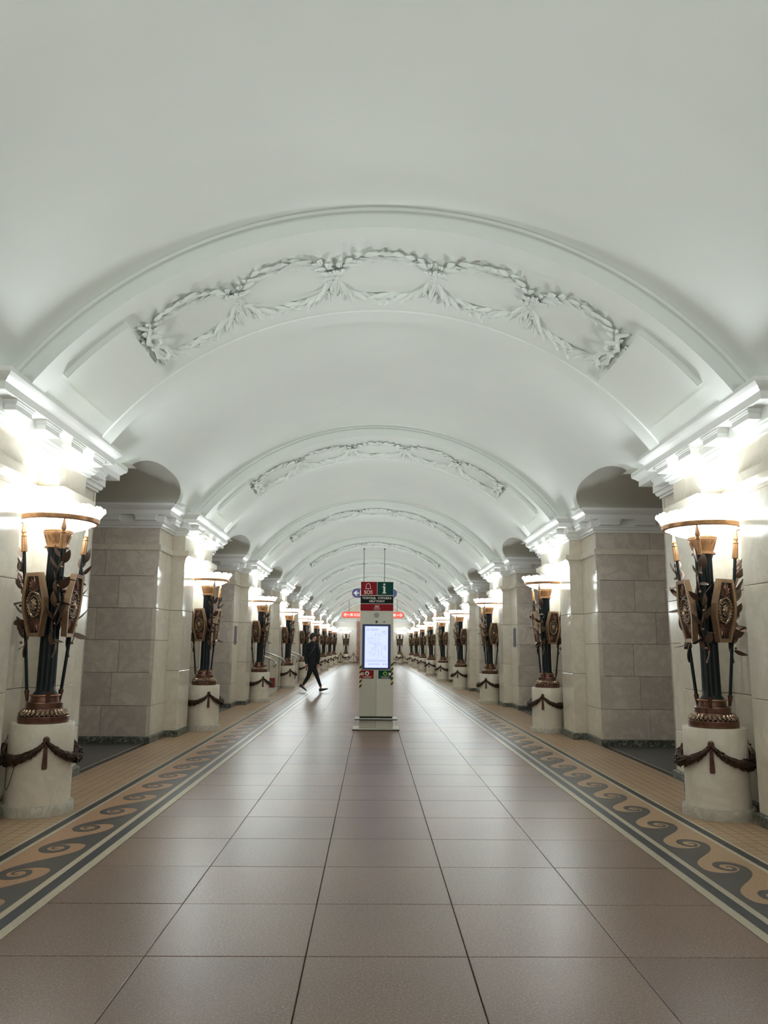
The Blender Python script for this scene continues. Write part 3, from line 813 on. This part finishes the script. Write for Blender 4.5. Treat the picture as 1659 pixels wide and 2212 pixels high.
kb('lower_panel', 'kiosk_paint_dark', -.288, -.001, F, .14, .222, 1.0); kb('lower_panel', 'kiosk_paint', .001, .288, F, .14, .222, 1.0)
body = kb('upper_body', 'kiosk_paint', -.287, .287, F+.002, .14, 1.0, 2.51)
e = .004
def panel(name, mat, x0, x1, z0, z1, y=F-.006, th=.007, parent=None):
    return MB().cbox(x0, x1, y, y+th, z0, z1, .001).build(name, mat, parent or k)
def kprint(b, name, mat, x, z, y, parent):
    m = Matrix.Translation((x, y, z)) @ Matrix.Rotation(pi/2, 4, 'X')
    return MB().merge(b, m).build(name, mat, parent)
pr = panel('sos_panel', 'sign_red', -.283, -.004, 2.277, 2.506); pg = panel('info_panel', 'sign_green', .006, .284, 2.277, 2.506)
pk = panel('title_panel', 'sign_black', -.286, .284, 2.132, 2.262); pq = panel('station_panel', 'sign_red', -.286, .284, 2.006, 2.120)
kprint(text_mb('SOS', .088, bold=True), 'lettering', 'print_white', -.152, 2.322, F-.0068, pr)
bell = MB(); bp = [(-.050, 2.388), (-.040, 2.398), (-.037, 2.43), (-.026, 2.468), (0, 2.479), (.026, 2.468), (.037, 2.43), (.040, 2.398), (.050, 2.388)]
bell.tube([(-.155+x, F-.008, z) for x, z in bp]+[(-.155-.05, F-.008, 2.388)], .0042, 6); bell.sphere((-.155, F-.008, 2.382), .009, 8, 5)
bell.build('bell_symbol', 'print_white', pr)
ii = MB(); ii.lathe([(0, .002), (.0185, .002), (.0185, 0)], 20)
ii.v = [(.125+x, F-.006-z, 2.463+y) for x, y, z in ii.v]
ip = [(-.032, .0), (.034, .0), (.034, .014), (.018, .020), (.018, .125), (-.032, .125), (-.032, .112), (-.016, .108), (-.016, .020), (-.032, .014)]
b2 = MB().prism([(u+.125, v+2.305) for u, v in ip], F-.0078, F-.004, FRONT); ii.merge(b2); ii.build('info_symbol', 'print_white', pg)
kprint(text_mb('ПОМОЩЬ  СПРАВКА', .050, bold=True), 'lettering', 'print_white', 0, 2.222, F-.0068, pk)
kprint(text_mb('HELP POINT', .050, bold=True), 'lettering', 'print_white', 0, 2.168, F-.0068, pk)
kprint(text_mb('Пушкинская', .020), 'lettering', 'print_white', 0, 2.047, F-.0068, pq); kprint(text_mb('Pushkinskaya', .020), 'lettering', 'print_white', 0, 2.023, F-.0068, pq)
lg = MB()
for i in range(6): lg.box(-.036+i*.013, -.030+i*.013, F-.0072, F-.005, 2.070, 2.098)
lg.box(-.038, .042, F-.0072, F-.005, 2.062, 2.066); lg.build('emblem', 'print_white', pq)
# speaker slots, camera, sensor
spk = MB()
for i in range(-4, 5):
    h = sqrt(max(.046**2-(i*.011)**2, 1e-6)); spk.box(i*.011-.0022-.005, i*.011+.0022-.005, F-.0005, F+.004, 1.93-h, 1.93+h)
spk.build('speaker_grille', 'plate_grey', k)
for nm, mt, x, z, r in (('camera_lens', 'black', -.003, 1.815, .020), ('sensor_dot', 'plate_grey', .128, 1.815, .014)):
    b = MB().lathe([(0, .010), (r*.8, .010), (r, .004), (r, 0)], 20); b.v = [(x+a, F-w, z+c) for a, c, w in b.v]; b.build(nm, mt, k)
scr = MB().cbox(-.245, .240, F-.012, F+.01, 1.005, 1.772, .004).build('screen_bezel', 'black', k)
MB().box(-.236, .231, F-.0135, F-.011, 1.016, 1.762).build('screen_border', 'screen_edge', scr)
MB().box(-.203, .196, F-.0150, F-.012, 1.034, 1.738).build('screen_face', 'screen', scr)
ml = MB(); fy = F-.0156
def ln(pts, r=.0018): ml.tube([(x, fy, z) for x, z in pts], r, 5)
def mx(px): return (px-813.4)/121.5
def mz(py): return 2.505-(py-1258)/126.3
def zl(pts): ln([(mx(740+a/8.507), mz(1340+b/8.507)) for a, b in pts])
zl([(465, 315), (465, 365), (480, 395), (520, 425), (545, 440), (600, 470), (640, 505), (655, 540), (658, 690)])
zl([(533, 295), (533, 400), (545, 430), (580, 465)]); zl([(595, 245), (595, 690)]); zl([(660, 255), (660, 470)])
zl([(580, 435), (690, 435), (715, 465), (745, 470), (757, 500), (757, 550)]); zl([(620, 500), (545, 570), (520, 610), (508, 660)])
zl([(590, 470), (700, 470), (717, 490), (717, 640), (745, 685)])
for a, b, w in ((515, 180, 150), (515, 198, 130), (735, 215, 60), (705, 235, 90), (735, 270, 75), (445, 745, 360), (445, 770, 340), (470, 350, 45), (540, 350, 35), (470, 435, 40), (600, 270, 35), (670, 285, 40), (765, 480, 40), (765, 505, 40), (765, 530, 35), (765, 555, 40), (480, 600, 30), (525, 525, 45), (545, 640, 40), (740, 690, 50), (600, 560, 40), (665, 600, 35)):
    ml.box(mx(740+a/8.507), mx(740+(a+w)/8.507), fy, fy+.002, mz(1340+b/8.507)-.003, mz(1340+b/8.507)+.003)
for a in (495, 540, 580, 622, 662, 748, 790): ml.box(mx(740+(a-10)/8.507), mx(740+(a+10)/8.507), fy, fy+.002, mz(1340+828/8.507), mz(1340+808/8.507))
for i in range(3): ml.box(mx(792)+i*.018, mx(792)+i*.018+.005, fy, fy+.002, 1.673, 1.70)
ml.box(mx(792), mx(792)+.05, fy, fy+.002, 1.668, 1.672)
ml.build('metro_map', 'screen_print', scr)
bt = panel('sos_sticker', 'sign_red', -.262, -.045, .852, .990); gt = panel('info_sticker', 'sign_green', .036, .262, .852, .990)
def disc(x, z, r, mat, par, nm='button', y=F-.0062):
    b = MB().lathe([(0, .006), (r*.9, .006), (r, .003), (r, 0)], 24); b.v = [(x+a, y-w, z+c) for a, c, w in b.v]; return b.build(nm, mat, par)
disc(-.158, .937, .037, 'print_white', bt); disc(-.158, .935, .018, 'sign_green', bt, 'button_symbol', F-.0125)
disc(.150, .937, .037, 'print_lime', gt); disc(.150, .935, .018, 'sign_green', gt, 'button_symbol', F-.0125)
for x, pa in ((-.236, bt), (.229, gt)):
    panel('pictogram', 'print_white', x-.021, x+.021, .908, .952, F-.0072, .003, pa)
    sg = 1 if x < 0 else -1
    MB().prism([(x-.012, .918), (x+sg*.014, .926), (x+sg*.012, .944), (x-.004, .94)], F-.0082, F-.006, FRONT).build('arrow', 'black', pa)
for pa, xc in ((bt, -.155), (gt, .150)):
    b = MB()
    for z, w in ((.883, .165), (.866, .12)):
        x = xc-w/2
        while x < xc+w/2: b.box(x, x+.008, F-.0070, F-.005, z-.004, z+.004); x += .0112
    b.build('small_print', 'print_white', pa)
for x0, zt, zb in ((-.290, 1.085, .690), (.248, 1.130, .735)):
    st = panel('hazard_tape', 'hazard_yellow', x0, x0+.042, zb, zt, F-.0035, .004)
    N = 5; h = (zt-zb)/N
    for i in range(N):
        z = zb+i*h
        MB().prism([(x0, z), (x0+.042, z+.035), (x0+.042, z+.035+h*.48), (x0, z+h*.48)] if z+.035+h*.48 < zt+.001 else [(x0, z), (x0+.042, z+.03), (x0+.042, zt), (x0, z+h*.48)], F-.0045, F-.003, FRONT).build('tape_stripe', 'black', st)

# ================================================================== HANGING SIGNS
def stadium(x0, x1, z0, z1, n=10):
    r = (z1-z0)/2; zc = (z0+z1)/2; p = []
    for i in range(n+1): a = -pi/2+pi*i/n; p.append((x1-r+r*cos(a), zc+r*sin(a)))
    for i in range(n+1): a = pi/2+pi*i/n; p.append((x0+r+r*cos(a), zc+r*sin(a)))
    return p
def arrow_mb(x, z, L_, dirx, w):
    b = MB(); y = 0
    b.tube([(x, y, z), (x+dirx*L_, y, z)], w, 4); 
    for s in (-1, 1): b.tube([(x+dirx*L_, y, z), (x+dirx*(L_-L_*.45), y, z+s*L_*.45)], w, 4)
    return b
SY = 28.5
sg = empty('exit_sign', (0, SY, 3.14)); tag(sg, 'purple rounded hanging exit sign with white arrow, half behind the kiosk', 'sign')
MB().prism(stadium(-.83, .82, 0, .33), -.03, .03, FRONT).build('sign_board', 'sign_purple', sg)
MB().prism(stadium(-.82, .81, .01, .32), -.026, .026, FRONT).build('sign_board', 'sign_purple', sg) if False else None
a = arrow_mb(-.56, .165, .19, -1, .016); a.v = [(x, -.032, z) for x, y, z in [(p[0], p[1]-.0, p[2]) for p in a.v]]
ab = MB()
ab.prism([(-.77, .165), (-.66, .265), (-.63, .24), (-.69, .185), (-.57, .185), (-.57, .145), (-.69, .145), (-.63, .09), (-.66, .065)], -.034, -.028, FRONT); ab.build('arrow', 'print_white', sg)
pc = MB().prism([(-.53, .07), (-.33, .07), (-.33, .27), (-.53, .27)], -.033, -.028, FRONT).build('pictogram', 'print_white', sg)
MB().prism([(-.50, .10), (-.44, .20), (-.47, .25), (-.42, .24), (-.40, .17), (-.36, .12), (-.38, .09), (-.42, .13), (-.46, .09)], -.035, -.031, FRONT).build('figure', 'sign_purple', pc)
zt = ZC+RV
for x in (-.40, .36):
    MB().tube([(x, 0, .32), (x, 0, sqrt(RV**2-x*x)+ZC-3.14-.005)], .010, 6).build('suspension_rod', 'wire', sg)
    MB().sphere((x, 0, sqrt(RV**2-x*x)+ZC-3.14-.035), .03, 8, 6).build('ceiling_fixing', 'wire', sg)
SY = 52.4
sg = empty('direction_sign', (0, SY, 3.25)); tag(sg, 'lit red rounded hanging sign with arrows at both ends', 'sign')
bd = MB().prism(stadium(-2.12, 2.07, 0, .40), -.04, .05, FRONT).build('sign_board', 'red_light_edge', sg)
MB().prism(stadium(-2.07, 2.02, .05, .35), -.045, -.035, FRONT).build('sign_face', 'red_light', sg)
pb = MB()
for s in (-1, 1):
    xe = s*1.98-.02
    pb.prism([(xe, .20), (xe-s*.14, .33), (xe-s*.19, .30), (xe-s*.11, .225), (xe-s*.40, .225), (xe-s*.40, .175), (xe-s*.11, .175), (xe-s*.19, .10), (xe-s*.14, .07)], -.05, -.043, FRONT)
    pb.prism([(xe-s*.46, .12), (xe-s*.62, .12), (xe-s*.62, .28), (xe-s*.46, .28)], -.05, -.043, FRONT)
    rg = random.Random(5+s)
    for z, L_ in ((.245, .95), (.145, .85)):
        x = 0
        while x < L_:
            w = rg.uniform(.05, .09); pb.box(xe-s*(.70+x), xe-s*(.70+x+w), -.05, -.043, z-.03, z+.03); x += w+rg.choice((.018, .018, .018, .05))
pb.build('sign_print', 'red_print', sg)
for x in (-1.63, 1.60): MB().tube([(x, 0, .39), (x, 0, sqrt(RS**2-x*x)+ZC-3.25+.02)], .012, 6).build('suspension_rod', 'wire', sg)
# station name plates on the piers
for sd, lab in ((-1, 'narrow grey upright name plate on third pier of the stair-handrail side'), (1, 'narrow grey upright name plate on third pier of the side without handrails')):
    np_ = empty('name_plate', (sd*(XC-.004), 18.4, 1.40)); tag(np_, lab, 'plate', 'name plates on the piers')
    MB().cbox(-sd*.010, sd*.003, -.12, .12, 0, .44, .002).build('plate', 'plate_grey', np_)
    b = MB(); rg = random.Random(2)
    for i in range(11):
        z = .035+i*.036; b.box(-sd*.0115, -sd*.009, -.085, rg.uniform(0, .085), z, z+.016)
    b.build('lettering', 'plate_print', np_)

# ================================================================== STAIRS AND HANDRAILS (left side, third and fourth openings)
for gi, n in enumerate((3, 4)):
    g = yc(n)+P/2
    st = empty('stair', (-2.95, g, 0)); tag(st, f'marble steps rising into the opening past the {ORD[n-1]} torchere', 'stairs', 'steps on the handrail side')
    MB().cbox(0, -.30, -1.55, 1.55, 0, .115, .006).build('kerb_step', 'marble_plinth', st)
    for i in range(4): MB().cbox(-.34-.34*i, -.34-.34*(i+1)-.02, -1.34, 1.34, 0, .115+.13*(i+1), .005).build('step', 'marble_plinth', st)
    for yy in (-1.15, 1.12):
        hr = empty('handrail', (-2.95, g+yy, 0)); tag(hr, f"steel stair handrail on the {'camera' if yy < 0 else 'far'} side of the opening past the {ORD[n-1]} torchere", 'handrail', 'stair handrails')
        MB().tube([(.14, 0, .80), (.19, 0, .86), (.185, 0, .93), (.11, 0, 1.0), (0, 0, 1.045), (-.45, 0, 1.20), (-1.5, 0, 1.57)], .026, 8).build('rail', 'steel', hr, 60)
        for x, zt, zb in ((.02, 1.04, 0), (-.62, 1.25, .36), (-1.3, 1.49, .63)): MB().tube([(x, 0, zb), (x, 0, zt)], .017, 8).build('post', 'steel', hr, 60)
    rx = MB(); bx = empty('red_box', (-3.15, g+1.32, .115)); tag(bx, f'small dark red box on the kerb step past the {ORD[n-1]} torchere', 'box', 'red boxes by the stairs')
    MB().cbox(-.09, .09, -.10, .10, 0, .27, .006).build('box_body', 'box_red', bx); MB().cbox(-.095, .095, -.105, .105, .27, .285, .004).build('lid', 'box_red', bx)
gs = empty('exit_plate', (-3.40, yc(4)-HC-.004, .60)); tag(gs, 'small green plate with white mark on the pier by the handrail', 'plate')
MB().cbox(-.05, .05, -.012, .004, 0, .19, .002).build('plate', 'sign_green', gs); MB().prism([(-.03, .04), (.03, .07), (.03, .10), (-.03, .075)], -.0135, -.011, FRONT).build('mark', 'print_white', gs)
MB().prism([(-.03, .11), (.03, .13), (.03, .15), (-.03, .14)], -.0135, -.011, FRONT).build('mark', 'print_white', gs)

# ================================================================== ROPE BARRIER AT THE END WALL
PY = YEND-2.6
def post(x, lab):
    t = empty('barrier_post', (x, PY, 0)); tag(t, lab, 'barrier post', 'rope barrier posts before the end wall')
    MB().lathe([(.16, 0), (.16, .015), (.05, .03), (.022, .045), (.022, .88), (.03, .885), (.03, .92), (.0, .95)], 16).build('post_body', 'brass', t, 40)
    MB().lathe([(.034, .80), (.034, .84)], 12).build('collar', 'steel', t, 40); return t
xs = [-3.55, -2.56, -1.54, 2.36, 3.4]
nm = ['beside the last pier of the handrail side', 'in front of the end torchere by the brown marble', 'next to the brown marble surround', 'in front of the end torchere of the side without handrails', 'beside the last pier of the side without handrails']
for x, l in zip(xs, nm): post(x, 'slim brass barrier post '+l)
post(-.5, 'slim brass barrier post hidden behind the kiosk'); post(1.36, 'slim brass barrier post just past the kiosk edge')
allx = sorted(xs+[-.5, 1.36]); 
for i, (a, b) in enumerate(zip(allx, allx[1:])):
    if b-a > 1.95: continue
    pts = [(a+(b-a)*t, PY, .82-.52*4*t*(1-t)*((b-a)/1.0 if b-a < 1 else 1)) for t in [j/14 for j in range(15)]]
    r = MB().tube(pts, .024, 8).build('barrier_rope', 'rope_red', None, 60)
    tag(r, f'sagging dark red rope, {ORD[i]} span of the barrier counted from the handrail side', 'rope', 'barrier ropes')

# ================================================================== WALKING PERSON
pe = empty('person', (-1.90, 24.2, 0)); tag(pe, 'person in black jacket, black trousers and black shoes striding across the hall', 'person')
def skin(name, mat, pts, edges, root, vox=.010, it=6, parent=pe):
    """one continuous surface: tapered limbs between joints, fused by a voxel remesh and smoothed"""
    b = MB(); rr = lambda r: max(r) if isinstance(r, tuple) else r
    for k_, (p, r) in pts.items():
        sc = (1, 1, 1) if not isinstance(r, tuple) else (1, r[1]/r[0], 1)
        b.sphere(p, rr(r), 14, 10, sc)
    for i, j in edges:
        (p, r), (q, t) = pts[i], pts[j]; p = Vector(p); q = Vector(q); n = max(2, int((q-p).length/.03))
        fl = (r[1]/r[0] if isinstance(r, tuple) else 1, t[1]/t[0] if isinstance(t, tuple) else 1)
        tb = MB().tube([p+(q-p)*(u/n) for u in range(n+1)], [rr(r)+(rr(t)-rr(r))*(u/n) for u in range(n+1)], 14)
        if min(fl) < .99: tb.v = [(v[0], p.y+(q.y-p.y)*.5+(v[1]-(p.y+(q.y-p.y)*.5))*sum(fl)/2, v[2]) for v in tb.v]
        b.add(tb.v, tb.f)
    o = b.build(name, mat, parent)
    m = o.modifiers.new('fuse', 'REMESH'); m.mode = 'VOXEL'; m.voxel_size = vox; m.use_smooth_shade = True
    m = o.modifiers.new('smooth', 'SMOOTH'); m.iterations = it; m.factor = .5
    return o
HA = {  # hands: wrist -> palm -> five fingers
}
bp_ = {'pel': ((0, 0, .94), .08), 'sp': ((0, 0, 1.15), .08), 'ch': ((-.005, 0, 1.36), .09), 'nk': ((.0, .005, 1.50), .05), 'h0': ((.012, .01, 1.575), .062), 'h1': ((.02, .015, 1.645), .083), 'h2': ((.018, .015, 1.70), .062),
       'lh': ((-.02, .04, .86), .06), 'lk': ((.13, .05, .50), .045), 'la': ((.285, .03, .105), .034),
       'rh': ((.02, -.04, .86), .06), 'rk': ((-.09, -.05, .50), .045), 'ra': ((-.275, -.03, .16), .034),
       'ls': ((-.125, .055, 1.39), .035), 'le': ((-.205, .0, 1.15), .034), 'lw': ((-.175, -.05, .885), .026), 'lp': ((-.168, -.055, .815), (.034, .018)),
       'rs': ((.12, -.055, 1.39), .035), 're': ((.185, -.06, 1.14), .034), 'rw': ((.175, .0, .885), .026), 'rp': ((.178, .01, .815), (.034, .018))}
be = [('pel', 'sp'), ('sp', 'ch'), ('ch', 'nk'), ('nk', 'h0'), ('h0', 'h1'), ('h1', 'h2'), ('pel', 'lh'), ('lh', 'lk'), ('lk', 'la'), ('pel', 'rh'), ('rh', 'rk'), ('rk', 'ra'),
      ('ch', 'ls'), ('ls', 'le'), ('le', 'lw'), ('lw', 'lp'), ('ch', 'rs'), ('rs', 're'), ('re', 'rw'), ('rw', 'rp')]
for hd, sx in (('l', -1), ('r', 1)):
    px, py, pz_ = bp_[hd+'p'][0]
    for f, (dx, L_) in enumerate(((-.035, .060), (-.0117, .072), (.0117, .068), (.035, .054))):
        bp_[f'{hd}f{f}a'] = ((px+dx, py+dx*.4, pz_-.035), .0085); bp_[f'{hd}f{f}b'] = ((px+dx+.008, py+dx*.4+.004, pz_-.035-L_*.55), .008); bp_[f'{hd}f{f}c'] = ((px+dx+.020, py+dx*.4+.008, pz_-.035-L_), .007)
        be += [(hd+'p', f'{hd}f{f}a'), (f'{hd}f{f}a', f'{hd}f{f}b'), (f'{hd}f{f}b', f'{hd}f{f}c')]
    bp_[hd+'t0'] = ((px+.034, py+.012, pz_+.005), .011); bp_[hd+'t1'] = ((px+.050, py+.016, pz_-.032), .009); be += [(hd+'p', hd+'t0'), (hd+'t0', hd+'t1')]
skin('body', 'skin', bp_, be, 'pel', .0048, 1)
fb = MB()   # ears and nose on the head, turned to the walking direction
fb.sphere((.098, .055, 1.630), .012, 8, 6, (1.1, .8, 1.6)); fb.sphere((.045, -.066, 1.635), .018, 8, 6, (.9, .5, 1.6)); fb.sphere((-.02, .092, 1.635), .018, 8, 6, (.8, .5, 1.6)); fb.sphere((.09, .05, 1.592), .014, 8, 6, (.6, 1.3, .5))
fb.build('face_details', 'skin', pe, 60)
jk = {'w': ((-.005, 0, .83), (.150, .125)), 'b': ((0, 0, 1.02), (.152, .125)), 'c': ((-.005, 0, 1.27), (.170, .135)), 'u': ((-.003, .0, 1.41), (.130, .105)), 'n': ((.0, .005, 1.50), (.066, .066)),
      'ls': ((-.135, .06, 1.405), .072), 'le': ((-.205, .0, 1.15), .062), 'lw': ((-.180, -.05, .875), .043), 'rs': ((.13, -.06, 1.405), .072), 're': ((.190, -.06, 1.14), .062), 'rw': ((.180, 0, .875), .043)}
skin('jacket', 'cloth_black', jk, [('w', 'b'), ('b', 'c'), ('c', 'u'), ('u', 'n'), ('u', 'ls'), ('c', 'ls'), ('ls', 'le'), ('le', 'lw'), ('u', 'rs'), ('c', 'rs'), ('rs', 're'), ('re', 'rw')], 'c', .011, 5)
tr = {'w': ((0, 0, .96), (.135, .115)), 'p': ((0, 0, .84), (.135, .12)), 'lh': ((.035, .045, .76), .095), 'lk': ((.145, .05, .48), .064), 'la': ((.262, .035, .185), .044),
      'rh': ((-.025, -.045, .76), .095), 'rk': ((-.105, -.05, .48), .064), 'ra': ((-.250, -.03, .235), .044)}
skin('trousers', 'cloth_trousers', tr, [('w', 'p'), ('p', 'lh'), ('lh', 'lk'), ('lk', 'la'), ('p', 'rh'), ('rh', 'rk'), ('rk', 'ra')], 'p', .011, 5)
hr = MB().sphere((0, 0, 0), 1, 18, 12); hr.v = [(.005+.098*x+(-.012 if z < .2 else 0), .008+.092*y, 1.695+.094*z-(.05 if (x < -.1 and z < 0) else 0)) for x, y, z in hr.v]
hr.build('hair', 'hair', pe, 60)
def shoe(ax, ay, az, pitch):
    b = MB(); secs = [(-.085, .030, .0, .075), (-.06, .038, .0, .095), (-.01, .038, .0, .085), (.05, .042, .0, .062), (.11, .046, .0, .048), (.16, .036, .0, .036), (.185, .012, .006, .024)]
    for x, w, z0, z1 in secs:
        for i in range(12):
            a = 2*pi*i/12; b.v.append((x, w*cos(a), (z0+z1)/2+(z1-z0)/2*sin(a)))
    for j in range(len(secs)-1):
        for i in range(12): b.f.append((j*12+i, j*12+(i+1) % 12, (j+1)*12+(i+1) % 12, (j+1)*12+i))
    b.f += [tuple(range(12)), tuple((len(secs)-1)*12+i for i in range(12))]
    m = Matrix.Translation((ax, ay, az)) @ Matrix.Rotation(radians(8), 4, 'Z') @ Matrix.Rotation(pitch, 4, 'Y')
    o = MB().merge(b, m).build('shoe', 'shoe', pe, 60)
    s_ = MB().prism([(-.088, -.03), (-.06, -.04), (.05, -.044), (.12, -.046), (.17, -.03), (.19, 0), (.17, .03), (.12, .046), (.05, .044), (-.06, .04), (-.088, .03)], -.004, .014)
    MB().merge(s_, m).build('sole', 'sole', o)
shoe(.315, .03, .018+.02, radians(-17)); shoe(-.315, -.03, .135, radians(33))
MB().tube([(-.12, -.10, 1.08), (-.05, -.165, 1.16), (.02, -.175, 1.26), (.07, -.14, 1.36), (.06, -.06, 1.47)], .010, 6).build('bag_strap', 'plate_grey', pe, 60)
